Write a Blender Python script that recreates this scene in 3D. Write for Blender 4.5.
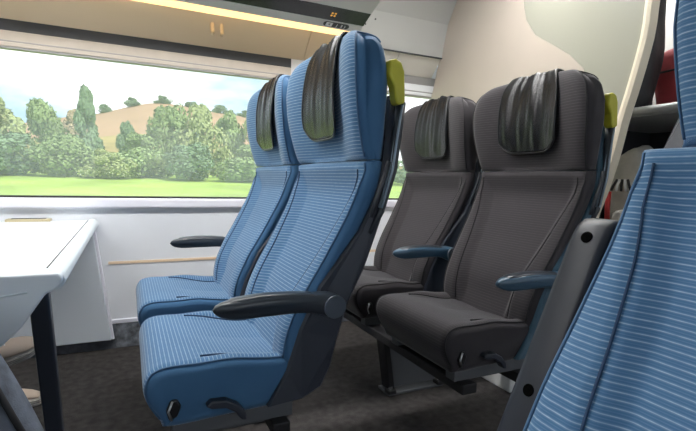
import bpy, bmesh, math, random
from math import sin, cos, pi, sqrt, exp, radians
from mathutils import Vector, Matrix

# ------------------------------------------------------------------ clear
for o in list(bpy.data.objects): bpy.data.objects.remove(o)
scene = bpy.context.scene
COL = scene.collection
random.seed(7)

# ------------------------------------------------------------------ camera
FPX, YAW, PIT, ROL, HCAM = 466.77, radians(25.351), radians(-4.276), radians(1.456), 0.89
Fv = Vector((sin(YAW)*cos(PIT), cos(YAW)*cos(PIT), sin(PIT)))
R0 = Vector((cos(YAW), -sin(YAW), 0)); U0 = R0.cross(Fv)
Rv = cos(ROL)*R0 + sin(ROL)*U0; Uv = -sin(ROL)*R0 + cos(ROL)*U0
cd = bpy.data.cameras.new('camera'); cam = bpy.data.objects.new('camera', cd); COL.objects.link(cam)
cd.sensor_width = 36; cd.sensor_fit = 'HORIZONTAL'; cd.lens = FPX/696*36; cd.clip_start = .02; cd.clip_end = 2000
M = Matrix((( Rv.x, Uv.x, -Fv.x, 0), (Rv.y, Uv.y, -Fv.y, 0), (Rv.z, Uv.z, -Fv.z, HCAM), (0, 0, 0, 1)))
cam.matrix_world = M
scene.camera = cam

# ------------------------------------------------------------------ world, sun, exposure
vs = scene.view_settings
vs.view_transform = 'Standard'; vs.look = 'None'; vs.gamma = 1; vs.use_curve_mapping = False; vs.exposure = 0.95
w = bpy.data.worlds.new('sky'); scene.world = w; w.use_nodes = True
nt = w.node_tree; nt.nodes.clear()
wo = nt.nodes.new('ShaderNodeOutputWorld'); bg = nt.nodes.new('ShaderNodeBackground')
tc = nt.nodes.new('ShaderNodeTexCoord'); mp = nt.nodes.new('ShaderNodeMapping'); mp.inputs['Scale'].default_value = (1, 1, 3.2)
nz = nt.nodes.new('ShaderNodeTexNoise'); nz.inputs['Scale'].default_value = 3.2; nz.inputs['Detail'].default_value = 6
cr = nt.nodes.new('ShaderNodeValToRGB')
cr.color_ramp.elements[0].position = .42; cr.color_ramp.elements[0].color = (.30, .43, .55, 1)
cr.color_ramp.elements[1].position = .62; cr.color_ramp.elements[1].color = (.92, .93, .95, 1)
nt.links.new(tc.outputs['Generated'], mp.inputs[0]); nt.links.new(mp.outputs[0], nz.inputs['Vector'])
nt.links.new(nz.outputs['Fac'], cr.inputs[0]); nt.links.new(cr.outputs[0], bg.inputs[0])
bg.inputs[1].default_value = 1.15
nt.links.new(bg.outputs[0], wo.inputs[0])
sd = bpy.data.lights.new('sun', 'SUN'); sun = bpy.data.objects.new('sun', sd); COL.objects.link(sun)
sd.energy = 3.0; sd.angle = radians(1.0); sd.color = (1, .95, .86)
sun.rotation_euler = Vector((-.35, .62, -.85)).to_track_quat('-Z', 'Y').to_euler()

# ------------------------------------------------------------------ material helpers
MATS = {}
def mat(name, col, rough=.5, metal=0, spec=.5, emit=None, noise=0, nscale=20, bump=0, bscale=200, coat=0):
    m = bpy.data.materials.new(name); m.use_nodes = True; n = m.node_tree; b = n.nodes['Principled BSDF']
    b.inputs['Base Color'].default_value = (*col, 1); b.inputs['Roughness'].default_value = rough
    b.inputs['Metallic'].default_value = metal; b.inputs['Specular IOR Level'].default_value = spec
    b.inputs['Coat Weight'].default_value = coat
    tcn = n.nodes.new('ShaderNodeTexCoord')
    if emit:
        b.inputs['Emission Color'].default_value = (*emit[0], 1); b.inputs['Emission Strength'].default_value = emit[1]
    if noise:
        t = n.nodes.new('ShaderNodeTexNoise'); t.inputs['Scale'].default_value = nscale; t.inputs['Detail'].default_value = 5
        r = n.nodes.new('ShaderNodeValToRGB')
        r.color_ramp.elements[0].position = .3; r.color_ramp.elements[1].position = .7
        r.color_ramp.elements[0].color = (*[c*(1-noise) for c in col], 1)
        r.color_ramp.elements[1].color = (*[min(1, c*(1+noise)) for c in col], 1)
        n.links.new(tcn.outputs['Object'], t.inputs['Vector']); n.links.new(t.outputs['Fac'], r.inputs[0]); n.links.new(r.outputs[0], b.inputs['Base Color'])
    if bump:
        t = n.nodes.new('ShaderNodeTexNoise'); t.inputs['Scale'].default_value = bscale; t.inputs['Detail'].default_value = 4
        bp = n.nodes.new('ShaderNodeBump'); bp.inputs['Strength'].default_value = bump; bp.inputs['Distance'].default_value = .004
        n.links.new(tcn.outputs['Object'], t.inputs['Vector']); n.links.new(t.outputs['Fac'], bp.inputs['Height']); n.links.new(bp.outputs[0], b.inputs['Normal'])
    MATS[name] = m
    return m

def fabric(name, base, dark, stripe, amount, period=.0125):
    """woven moquette: bright woven lines across the seat (UV.y = metres along the profile, UV.x = -1..1 across)"""
    m = bpy.data.materials.new(name); m.use_nodes = True; n = m.node_tree; L = n.links.new
    b = n.nodes['Principled BSDF']; b.inputs['Roughness'].default_value = .85; b.inputs['Specular IOR Level'].default_value = .25
    b.inputs['Sheen Weight'].default_value = .25; b.inputs['Sheen Roughness'].default_value = .4
    uv = n.nodes.new('ShaderNodeUVMap'); uv.uv_map = 'uv'
    sp = n.nodes.new('ShaderNodeSeparateXYZ'); L(uv.outputs[0], sp.inputs[0])
    tcn = n.nodes.new('ShaderNodeTexCoord')
    nz1 = n.nodes.new('ShaderNodeTexNoise'); nz1.inputs['Scale'].default_value = 9; nz1.inputs['Detail'].default_value = 3; L(tcn.outputs['Object'], nz1.inputs['Vector'])
    def math_(op, a, c=None, d=None):
        q = n.nodes.new('ShaderNodeMath'); q.operation = op
        for i, x in enumerate((a, c, d)):
            if x is None: continue
            if isinstance(x, (int, float)): q.inputs[i].default_value = x
            else: L(x, q.inputs[i])
        return q.outputs[0]
    ph = math_('MULTIPLY', sp.outputs['Y'], 2*pi/period)
    s1 = math_('POWER', math_('MULTIPLY_ADD', math_('SINE', ph), .5, .5), 16.0)
    s2 = math_('MULTIPLY', math_('POWER', math_('MULTIPLY_ADD', math_('SINE', math_('MULTIPLY', ph, 3.0)), .5, .5), 3.0), .16)
    st = math_('ADD', s1, s2)
    # broken-up threads along the line
    cmb = n.nodes.new('ShaderNodeCombineXYZ'); L(math_('MULTIPLY', sp.outputs['X'], 14), cmb.inputs[0]); L(math_('MULTIPLY', sp.outputs['Y'], 160), cmb.inputs[1])
    nz2 = n.nodes.new('ShaderNodeTexNoise'); nz2.inputs['Scale'].default_value = 1; nz2.inputs['Detail'].default_value = 2; L(cmb.outputs[0], nz2.inputs['Vector'])
    st = math_('MULTIPLY', st, math_('MULTIPLY_ADD', nz2.outputs['Fac'], 1.3, .2))
    mask = math_('LESS_THAN', math_('ABSOLUTE', sp.outputs['X']), 1.125)
    st = math_('MULTIPLY', math_('MULTIPLY', st, mask), amount)
    st = math_('MINIMUM', st, 1.0)
    mx0 = n.nodes.new('ShaderNodeMix'); mx0.data_type = 'RGBA'; mx0.inputs[6].default_value = (*dark, 1); mx0.inputs[7].default_value = (*base, 1)
    L(nz1.outputs['Fac'], mx0.inputs[0])
    mx = n.nodes.new('ShaderNodeMix'); mx.data_type = 'RGBA'; mx.inputs[7].default_value = (*stripe, 1)
    L(st, mx.inputs[0]); L(mx0.outputs[2], mx.inputs[6]); L(mx.outputs[2], b.inputs['Base Color'])
    fz = n.nodes.new('ShaderNodeTexNoise'); fz.inputs['Scale'].default_value = 700; L(tcn.outputs['Object'], fz.inputs['Vector'])
    bp = n.nodes.new('ShaderNodeBump'); bp.inputs['Strength'].default_value = .25; bp.inputs['Distance'].default_value = .0015
    L(math_('ADD', st, math_('MULTIPLY', fz.outputs['Fac'], .5)), bp.inputs['Height']); L(bp.outputs[0], b.inputs['Normal'])
    MATS[name] = m
    return m

fabric('blue_fabric', (.066, .165, .305), (.048, .128, .25), (.50, .63, .77), .62, .0092)
fabric('grey_fabric', (.054, .048, .053), (.040, .036, .040), (.15, .138, .145), .42, .0092)
mat('blue_piping', (.05, .12, .23), .7); mat('grey_piping', (.016, .015, .017), .7)
mat('blue_seam_shade', (.018, .045, .10), .9); mat('grey_seam_shade', (.008, .008, .009), .9)  # darker tones painting the shade inside the upholstery creases
mat('blue_side', (.06, .16, .30), .85, spec=.2, bump=.2, bscale=600)
mat('leather', (.010, .010, .012), .27, spec=.42, bump=.25, bscale=260)
mat('shell_dark', (.028, .033, .048), .42, bump=.15, bscale=900)
mat('shell_teal', (.045, .105, .155), .42, bump=.15, bscale=900)
mat('arm_dark', (.020, .027, .038), .33, coat=.2); mat('arm_fold', (.014, .017, .026), .42, spec=.3); mat('arm_grey', (.06, .075, .10), .35)
mat('arm_blue', (.045, .10, .16), .3, coat=.2)
mat('button_black', (.012, .012, .014), .3); mat('silver', (.6, .61, .63), .3, metal=.9)
mat('yellow', (.50, .46, .03), .42); mat('rod_grey', (.30, .37, .45), .35, metal=.3); mat('rod_dark', (.03, .035, .045), .4)
mat('frame_grey', (.12, .125, .135), .45, metal=.2); mat('frame_black', (.012, .012, .014), .55)
mat('hole', (.003, .003, .003), 1.0, spec=0)
mat('wall_white', (.76, .785, .83), .5, noise=.04, nscale=3); mat('wall_box', (.68, .73, .79), .45)
mat('sill', (.80, .80, .88), .4); mat('beige_strip', (.80, .62, .44), .5)
mat('skirting', (.115, .125, .15), .9, noise=.25, nscale=40, bump=.4, bscale=150)
mat('skirting_worn', (.17, .185, .21), .9, noise=.65, nscale=32, bump=.4, bscale=150)
mat('beige_panel', (.82, .64, .42), .5); mat('panel_upper', (.70, .66, .58), .5)  # beige panel colour has the cove lamp's warm glow painted in
mat('blind', (.50, .45, .39), .6, noise=.05); mat('blind_white', (.78, .79, .80), .5); mat('dark_recess', (.055, .06, .07), .6); mat('rail_grey', (.33, .32, .31), .45, metal=.3)
mat('frame_rubber', (.03, .028, .03), .6); mat('brass', (.55, .47, .30), .35, metal=.7)
mat('partition', (.46, .40, .345), .5, noise=.03, nscale=4); mat('partition_green', (.325, .32, .265), .35); mat('cream_edge', (.80, .71, .55), .45)
mat('base_white', (.68, .69, .68), .5)
mat('rack_grey', (.42, .41, .40), .5); mat('rack_light', (.58, .57, .56), .5); mat('display_black', (.010, .010, .012), .25); mat('cover_grey', (.42, .42, .40), .5)
mat('ceiling', (.78, .77, .74), .6)
mat('lamp_warm', (.9, .7, .4), .5, emit=((1.0, .66, .27), .85))
mat('fill_lamp_white', (.9, .9, .9), .5, emit=((1.0, .985, .97), 22.0))  # emission for the added ceiling fill lights
mat('led_orange', (.8, .4, .05), .5, emit=((1, .5, .08), .25)); mat('white_print', (.8, .8, .8), .5); mat('black_print', (.01, .01, .01), .4)
mat('carpet', (.050, .046, .045), .95, noise=.3, nscale=30, bump=.6, bscale=260, spec=.2)
mat('table_white', (.74, .78, .82), .35); mat('table_edge', (.72, .78, .82), .35); mat('table_groove', (.02, .02, .025), .6); mat('table_leg', (.022, .028, .042), .4)
mat('jeans', (.11, .125, .155), .9, noise=.4, nscale=25, bump=.4, bscale=300); mat('seam_light', (.45, .45, .47), .8); mat('seam_black', (.01, .01, .012), .8)
mat('shoe_beige', (.66, .53, .43), .7); mat('shoe_sole', (.62, .58, .53), .7, noise=.2); mat('skin', (.58, .36, .27), .55); mat('sweater', (.10, .12, .16), .9, bump=.3, bscale=150); mat('hair', (.035, .022, .015), .6)
mat('bag_black', (.010, .010, .011), .6, bump=.3, bscale=60); mat('suitcase_red', (.30, .035, .040), .6, noise=.15, bump=.2); mat('bag_grey', (.46, .44, .39), .8, bump=.4, bscale=80, noise=.1); mat('bag_taupe', (.17, .16, .15), .8, noise=.15)
mat('strap_tan', (.38, .29, .20), .7); mat('red', (.50, .03, .03), .5); mat('shelf_grey', (.40, .41, .42), .4, metal=.3); mat('dark_box', (.012, .012, .014), .7); mat('bag_blue', (.07, .085, .12), .7)
mat('grass', (.28, .40, .08), .95, noise=.25, nscale=.3, spec=.1); mat('field', (.33, .22, .14), .95, noise=.1, nscale=.05, spec=.1); mat('scrub', (.30, .24, .10), .95, noise=.3, nscale=.15, spec=.1)
mat('leaf_a', (.22, .30, .13), .8, noise=.35, nscale=1.2, spec=.2); mat('leaf_b', (.31, .36, .16), .8, noise=.3, nscale=1.2, spec=.2); mat('leaf_c', (.16, .24, .14), .8, noise=.35, nscale=1.2, spec=.2); mat('leaf_d', (.40, .33, .22), .8, noise=.3, nscale=1.2, spec=.2); mat('bark', (.30, .24, .18), .9, noise=.3)
# window glass with a translucent veil mixed in, painting haze over the view
gm = bpy.data.materials.new('window_glass'); gm.use_nodes = True; g = gm.node_tree; g.nodes.clear()
go = g.nodes.new('ShaderNodeOutputMaterial'); tr = g.nodes.new('ShaderNodeBsdfTransparent'); tl = g.nodes.new('ShaderNodeBsdfTranslucent'); gl = g.nodes.new('ShaderNodeBsdfGlossy')
tl.inputs[0].default_value = (.95, .95, 1, 1); gl.inputs['Roughness'].default_value = .03
m1 = g.nodes.new('ShaderNodeMixShader'); m1.inputs[0].default_value = .22; m2 = g.nodes.new('ShaderNodeMixShader'); m2.inputs[0].default_value = .04
g.links.new(tr.outputs[0], m1.inputs[1]); g.links.new(tl.outputs[0], m1.inputs[2]); g.links.new(m1.outputs[0], m2.inputs[1]); g.links.new(gl.outputs[0], m2.inputs[2]); g.links.new(m2.outputs[0], go.inputs[0])
MATS['window_glass'] = gm

# ------------------------------------------------------------------ object helpers
def link(name, me, m, parent=None, smooth=False):
    o = bpy.data.objects.new(name, me); COL.objects.link(o)
    if m:
        if not me.materials: me.materials.append(None)
        o.material_slots[0].link = 'OBJECT'; o.material_slots[0].material = MATS[m]
    if parent: o.parent = parent
    if smooth:
        for p in me.polygons: p.use_smooth = True
    return o
def mesh(verts, faces, uvs=None):
    me = bpy.data.meshes.new('m'); me.from_pydata([tuple(v) for v in verts], [], faces); me.update()
    if uvs:
        ul = me.uv_layers.new(name='uv')
        for l in me.loops: ul.data[l.index].uv = uvs[l.vertex_index]
    return me
def fixn(me):
    bm = bmesh.new(); bm.from_mesh(me); bmesh.ops.recalc_face_normals(bm, faces=bm.faces); bm.to_mesh(me); bm.free(); return me
def bevel_mesh(me, r, seg=2):
    bm = bmesh.new(); bm.from_mesh(me)
    bmesh.ops.recalc_face_normals(bm, faces=bm.faces)
    es = [e for e in bm.edges if len(e.link_faces) == 2 and e.calc_face_angle(0) > .5]
    if r > 0: bmesh.ops.bevel(bm, geom=es, offset=r, segments=seg, affect='EDGES', profile=.5, clamp_overlap=True)
    bm.to_mesh(me); bm.free(); return me
def box_me(x0, x1, y0, y1, z0, z1, bev=0, seg=2):
    v = [(x, y, z) for x in (x0, x1) for y in (y0, y1) for z in (z0, z1)]
    f = [(0, 1, 3, 2), (4, 6, 7, 5), (0, 4, 5, 1), (2, 3, 7, 6), (0, 2, 6, 4), (1, 5, 7, 3)]
    return bevel_mesh(mesh(v, f), bev, seg)
def box(name, m, x0, x1, y0, y1, z0, z1, parent=None, bev=0, seg=2):
    return link(name, box_me(x0, x1, y0, y1, z0, z1, bev, seg), m, parent)
def boxes_me(lst):
    v = []; f = []
    for (x0, x1, y0, y1, z0, z1) in lst:
        k = len(v); v += [(x, y, z) for x in (x0, x1) for y in (y0, y1) for z in (z0, z1)]
        f += [tuple(k+i for i in q) for q in [(0, 1, 3, 2), (4, 6, 7, 5), (0, 4, 5, 1), (2, 3, 7, 6), (0, 2, 6, 4), (1, 5, 7, 3)]]
    return fixn(mesh(v, f))
def prism_me(pts, axis, a, b, bev=0, seg=2):
    """polygon extruded along an axis: 'y' pts are (x,z); 'x' pts are (y,z); 'z' pts are (x,y)"""
    def P(p, t): return {'y': (p[0], t, p[1]), 'x': (t, p[0], p[1]), 'z': (p[0], p[1], t)}[axis]
    n = len(pts); v = [P(p, a) for p in pts]+[P(p, b) for p in pts]
    f = [tuple(range(n)), tuple(range(2*n-1, n-1, -1))]+[(i, n+i, n+(i+1) % n, (i+1) % n) for i in range(n)]
    return bevel_mesh(mesh(v, f), bev, seg)
def prism(name, m, pts, axis, a, b, parent=None, bev=0, seg=2, smooth=False):
    return link(name, prism_me(pts, axis, a, b, bev, seg), m, parent, smooth)
def tube_me(pts, r, n=8, closed=False):
    pts = [Vector(p) for p in pts]; N = len(pts); v = []; f = []
    rs = r if isinstance(r, (list, tuple)) else [r]*N
    up = None
    for i, p in enumerate(pts):
        if closed: d = pts[(i+1) % N]-pts[i-1]
        else: d = pts[min(i+1, N-1)]-pts[max(i-1, 0)]
        d.normalize()
        if up is None:
            up = Vector((0, 0, 1)) if abs(d.z) < .9 else Vector((1, 0, 0))
        a = d.cross(up); a.normalize(); b = a.cross(d); up = b.copy()
        for k in range(n):
            an = 2*pi*k/n; v.append(p+(a*cos(an)+b*sin(an))*rs[i])
    for i in range(N if closed else N-1):
        j = (i+1) % N
        for k in range(n): f.append((i*n+k, i*n+(k+1) % n, j*n+(k+1) % n, j*n+k))
    if not closed: f += [tuple(range(n-1, -1, -1)), tuple(range((N-1)*n, N*n))]
    return fixn(mesh(v, f))
def tube(name, m, pts, r, parent=None, n=8, closed=False):
    return link(name, tube_me(pts, r, n, closed), m, parent, True)
def disc_me(c, axis, r, h, n=24, bev=0):
    pts = [(r*cos(2*pi*k/n), r*sin(2*pi*k/n)) for k in range(n)]
    q = {'y': [(c[0]+a, c[2]+b) for a, b in pts], 'x': [(c[1]+a, c[2]+b) for a, b in pts], 'z': [(c[0]+a, c[1]+b) for a, b in pts]}[axis]
    t = c['xyz'.index(axis)]
    return prism_me(q, axis, t-h/2, t+h/2, bev)
def empty(name, loc=(0, 0, 0), rz=0):
    o = bpy.data.objects.new(name, None); COL.objects.link(o); o.location = loc; o.rotation_euler = (0, 0, rz); o.empty_display_size = .1; return o
def tag(o, label, cat, group=None, kind=None):
    o['label'] = label; o['category'] = cat
    if group: o['group'] = group
    if kind: o['kind'] = kind
    return o
def struct(o, label=None, cat=None):
    o['kind'] = 'structure'
    if label: o['label'] = label
    if cat: o['category'] = cat
    return o
def text_me(s, size, M4):
    cu = bpy.data.curves.new('t', 'FONT'); cu.body = s; cu.size = size; cu.align_x = 'CENTER'; cu.align_y = 'CENTER'; cu.extrude = .0004
    o = bpy.data.objects.new('t', cu); me = bpy.data.meshes.new_from_object(o); me.transform(M4); bpy.data.objects.remove(o); return me
def sstep(a, b, x):
    t = max(0, min(1, (x-a)/(b-a))); return t*t*(3-2*t)
def lerp_tab(tab, x):
    if x <= tab[0][0]: return tab[0][1]
    for (a, va), (b, vb) in zip(tab, tab[1:]):
        if x <= b: return va+(vb-va)*(x-a)/(b-a)
    return tab[-1][1]
def catmull(pts, n, closed=True):
    N = len(pts); out = []
    segs = N if closed else N-1
    dense = []
    for i in range(segs):
        p = [pts[(i+k-1) % N] if closed else pts[max(0, min(N-1, i+k-1))] for k in range(4)]
        for s in range(16):
            t = s/16
            dense.append(tuple(.5*((2*p[1][c])+(-p[0][c]+p[2][c])*t+(2*p[0][c]-5*p[1][c]+4*p[2][c]-p[3][c])*t*t+(-p[0][c]+3*p[1][c]-3*p[2][c]+p[3][c])*t**3) for c in range(len(pts[0]))))
    dense.append(dense[0] if closed else tuple(pts[-1]))
    L = [0]
    for a, b in zip(dense, dense[1:]): L.append(L[-1]+sqrt(sum((u-v)**2 for u, v in zip(a, b))))
    m = n if closed else n-1; j = 0
    for k in range(n):
        d = L[-1]*k/m
        while j < len(L)-2 and L[j+1] < d: j += 1
        t = (d-L[j])/max(1e-9, L[j+1]-L[j]); out.append(tuple(u+(v-u)*t for u, v in zip(dense[j], dense[j+1])))
    return out, L[-1]

class Soft:
    """an upholstered body: a side profile (x,z) carried across the width with rounded ends"""
    def __init__(s, prof, w, r, disp=None, N=76, cols=85, flat=0):
        s.flat = flat
        s.P, s.len = catmull(prof, N); s.N = N; s.w = w; s.r = r; s.disp = disp
        ar = sum(a[0]*b[1]-b[0]*a[1] for a, b in zip(s.P, s.P[1:]+s.P[:1]))
        s.nrm = []
        for i in range(N):
            a, b = s.P[i-1], s.P[(i+1) % N]; d = (b[0]-a[0], b[1]-a[1]); l = sqrt(d[0]**2+d[1]**2) or 1
            n = (d[1]/l, -d[0]/l)
            s.nrm.append(n if ar > 0 else (-n[0], -n[1]))
        s.cols = [(-1+2*i/(cols-1), 0) for i in range(cols)]
        A = [radians(a) for a in (15, 30, 45, 60, 72, 80)]
        s.cols = [(-1, a) for a in reversed(A)]+s.cols+[(1, a) for a in A]
    def at(s, c, j, off=0):
        t, a = c; jf = j % s.N; j0 = int(jf); fr = jf-j0; j1 = (j0+1) % s.N
        x = s.P[j0][0]*(1-fr)+s.P[j1][0]*fr; z = s.P[j0][1]*(1-fr)+s.P[j1][1]*fr
        nx = s.nrm[j0][0]*(1-fr)+s.nrm[j1][0]*fr; nz = s.nrm[j0][1]*(1-fr)+s.nrm[j1][1]*fr
        W = s.w(x, z); r = s.r
        v = t*(W-r)+(1 if t > 0 else -1)*r*sin(a) if a else t*(W-r)
        ins = r*(1-cos(a))-off
        dx, dz = s.disp(v/W, x, z, nx, nz) if s.disp else (0, 0)
        zi = off*nz if s.flat*nz > 0 else -nz*ins
        return Vector((x-nx*ins+dx, v+(off*sin(a)*(1 if t > 0 else -1)), z+zi+dz))
    def build(s):
        v = []; uv = []; f = []
        for c in s.cols:
            for j in range(s.N):
                v.append(s.at(c, j)); uv.append((c[0]*(1+.2*sin(c[1])) if c[1] else c[0]*.98, s.len*j/s.N))
        for i in range(len(s.cols)-1):
            for j in range(s.N):
                f.append((i*s.N+j, i*s.N+(j+1) % s.N, (i+1)*s.N+(j+1) % s.N, (i+1)*s.N+j))
        f.append(tuple(range(s.N))); f.append(tuple(range(len(v)-1, len(v)-s.N-1, -1)))
        return fixn(mesh(v, f, uv))
    def near(s, x, z):
        return min(range(s.N), key=lambda j: (s.P[j][0]-x)**2+(s.P[j][1]-z)**2)
    def edge(s, sg, a, j0, j1, off):
        n = s.N; k = (j1-j0) % n
        return [s.at((sg, radians(a)), j0+i, off) for i in range(k+1)]

# ------------------------------------------------------------------ seat geometry (x = distance behind the cushion front, y across, z up)
def cush_disp(t, x, z, nx, nz):
    top = max(0, nz)
    a = abs(t); k = sstep(.12, .24, x)
    g = .005*exp(-((a-.70-.10*(1-sstep(.12, .3, x)))/.035)**2)*k
    bol = .013*sstep(.62, .86, a)*k - .010*(1-a)*k
    return (0, top*(bol-g))
CUSH = Soft([(.078, .325), (.060, .345), (.032, .395), (.028, .435), (.048, .466), (.10, .474), (.20, .466), (.30, .452), (.38, .446), (.41, .42), (.40, .36), (.34, .335), (.20, .328)],
            lambda x, z: .212+.008*sstep(.30, .45, z), .030, cush_disp)
TC = [(.43, .60), (.54, .63), (.69, .73), (.78, .79), (.85, .855), (.93, .97), (.945, 1.0)]
def back_disp(t, x, z, nx, nz):
    fr = max(0, -nx)**.5 if nx < 0 else 0
    a = abs(t); c = lerp_tab(TC, z)
    rec = .032*(1-sstep(c-.22, c+.02, a))*sstep(.94, .86, z) if z < .94 else 0
    rec = .038*(1-sstep(c-.16, c+.03, a))*sstep(.945, .84, z)*sstep(.40, .52, z)
    lum = -.012*exp(-((z-.56)/.08)**2)*(1-a*a)
    return (fr*(rec+lum+.006*exp(-((a-c)/.03)**2)), 0)
BW_ = [(.43, .222), (.55, .234), (.70, .245), (.82, .252), (.90, .256), (.94, .254)]
BACK = Soft([(.338, .405), (.338, .50), (.375, .60), (.43, .70), (.487, .81), (.516, .89), (.523, .930), (.530, .940), (.555, .942), (.580, .941), (.590, .928), (.577, .86), (.535, .77), (.485, .69), (.44, .60), (.41, .50), (.40, .42), (.37, .395)],
            lambda x, z: lerp_tab(BW_, z), .034, back_disp, flat=1)
def head_disp(t, x, z, nx, nz):
    fr = max(0, -nx)
    a = abs(t)
    return (fr*.030*(1-sstep(.25, .85, a)), -max(0, nz)*.012*a*a)
HW = [(.94, .254), (1.0, .262), (1.10, .274), (1.17, .274), (1.22, .262), (1.255, .240), (1.285, .205)]
HEAD = Soft([(.523, .952), (.511, .985), (.495, 1.05), (.485, 1.12), (.483, 1.18), (.490, 1.235), (.510, 1.270), (.534, 1.281), (.560, 1.270), (.577, 1.235), (.586, 1.15), (.587, 1.05), (.587, .955), (.578, .945), (.555, .944), (.530, .944)],
            lambda x, z: lerp_tab(HW, z), .036, head_disp, flat=-1)
SHELL_P = [(.300, .343), (.345, .425), (.372, .526), (.418, .633), (.474, .707), (.520, .766), (.560, .855), (.582, .944), (.604, 1.05), (.606, 1.10), (.632, 1.10), (.634, 1.06), (.612, .92), (.587, .82), (.535, .67), (.492, .59), (.468, .50), (.455, .43), (.430, .38), (.380, .356)]
_me = {}
def cached(key, fn):
    if key not in _me: _me[key] = fn()
    return _me[key]

def shell_me():
    """two side cheeks and a back plate"""
    P = SHELL_P; n = len(P); v = []; f = []
    def W(z): return lerp_tab(BW_, z)+.006 - .03*sstep(.9, 1.05, z)
    def body(P, ys):
        k0 = len(v); n = len(P)
        for (sg, dw, ins) in ys:
            for i, p in enumerate(P):
                a, b = P[i-1], P[(i+1) % n]; d = (b[0]-a[0], b[1]-a[1]); l = sqrt(d[0]**2+d[1]**2)
                v.append((p[0]+d[1]/l*ins, sg*(W(p[1])+dw+(.016*sstep(.75, .55, p[1]) if n > 15 and i >= len(P)-8 else 0)), p[1]-d[0]/l*ins))
        m = len(ys)
        for r in range(m-1):
            for i in range(n): f.append((k0+r*n+i, k0+r*n+(i+1) % n, k0+(r+1)*n+(i+1) % n, k0+(r+1)*n+i))
        f.extend([tuple(k0+i for i in range(n)), tuple(k0+i for i in range(m*n-1, (m-1)*n-1, -1))])
    for sg in (-1, 1): body(P, [(sg, 0, .006), (sg, -.006, 0), (sg, -.030, 0)])
    back = [(.632, 1.10), (.634, 1.06), (.612, .92), (.587, .82), (.535, .67), (.492, .59), (.468, .50), (.455, .43), (.430, .38), (.380, .356)]
    inner = [(x-.018, z+.012) for x, z in back]
    body(inner[::-1]+back if False else [q for q in reversed(inner)]+back, [(-1, -.012, 0), (1, -.012, 0)])
    return fixn(mesh(v, f))
def leather_me(seed):
    rnd = random.Random(seed); ph = [rnd.uniform(0, 6) for _ in range(6)]
    jb = HEAD.near(.502, 1.015); jt = HEAD.near(.586, 1.12)
    span = (jt-jb) % HEAD.N
    nu, nv = 41, 46; v = []; f = []; uv = []
    for i in range(nu):
        t = -1+2*i/(nu-1)
        for k in range(nv):
            q = k/(nv-1)
            s0 = 4.0*(abs(t)**5)
            j = jb+s0+(span-s0)*q
            wr = sin(7*t+ph[0]+2.5*q+sin(4*q+ph[5]))*.7+sin(13*t+ph[1]-5*q)*.5*(.5+.5*sin(5*q+ph[4]))+sin(24*t+ph[2]+6*q)*.25+sin(5*t+ph[3]+11*q)*.35
            amp = .0058*(1-.5*abs(t))*sstep(0, .15, q+.02)
            half = .56+.015*sin(3*q+ph[4])
            p = HEAD.at((t*half-.07, 0), j, .0075+.012*(1-sstep(0, .45, q))+wr*amp)
            v.append(p); uv.append((t, q))
    for i in range(nu-1):
        for k in range(nv-1): f.append((i*nv+k, (i+1)*nv+k, (i+1)*nv+k+1, i*nv+k+1))
    rim = [v[k] for k in range(nv-16, 0, -1)]+[v[i*nv] for i in range(nu)]+[v[(nu-1)*nv+k] for k in range(1, nv-15)]
    return fixn(mesh(v, f, uv)), tube_me(rim, .0036, 6)

ARM = [(.164, .604), (.172, .617), (.20, .627), (.27, .636), (.34, .634), (.40, .626), (.440, .621), (.466, .608), (.471, .592), (.464, .575), (.440, .562), (.41, .570), (.36, .578), (.29, .578), (.215, .577), (.178, .585)]
def arm_me(lo=None):
    P, _ = catmull(ARM, 48)
    def W(x): return .025*min(1, .35+((x-.17)/.06))
    v = []; f = []; n = len(P)
    rows = [(-1, 0), (-1, .35), (-.7, .8), (0, 1), (.7, .8), (1, .35), (1, 0)]
    zc = .598
    prof = [(-1, .45), (-.92, .75), (-.75, .93), (-.4, 1), (0, 1.02), (.4, 1), (.75, .93), (.92, .75), (1, .45)]
    for u, k in prof:
        for x, z in P: v.append((x, u*W(x), zc+(z-zc)*k*lerp_tab([(.17, .80), (.38, .80), (.43, 1.0)], x)))
    for r in range(len(prof)-1):
        for i in range(n): f.append((r*n+i, r*n+(i+1) % n, (r+1)*n+(i+1) % n, (r+1)*n+i))
    f += [tuple(range(n)), tuple(range(len(v)-1, len(v)-n-1, -1))]
    return fixn(mesh(v, f))
def armpad_me():
    v = []; f = []; xs = [.19+.015*i for i in range(15)]
    top = lambda x: lerp_tab([(.176, .606), (.19, .618), (.21, .623), (.27, .6285), (.34, .627), (.40, .622)], x)
    us = [-1, -.8, -.45, 0, .45, .8, 1]; hs = [-.009, .001, .003, .0035, .003, .001, -.009]
    for x in xs:
        for u, h in zip(us, hs): v.append((x, u*.0225*min(1, .4+(x-.18)/.05), top(x)+h-(.004 if x in (xs[0], xs[-1]) else 0)))
    m = len(us)
    for i in range(len(xs)-1):
        for k in range(m-1): f.append((i*m+k, (i+1)*m+k, (i+1)*m+k+1, i*m+k+1))
        f.append((i*m, i*m+m-1, (i+1)*m+m-1, (i+1)*m))
    f += [tuple(range(m)), tuple(range(len(v)-1, len(v)-m-1, -1))]
    return fixn(mesh(v, f))

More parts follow.
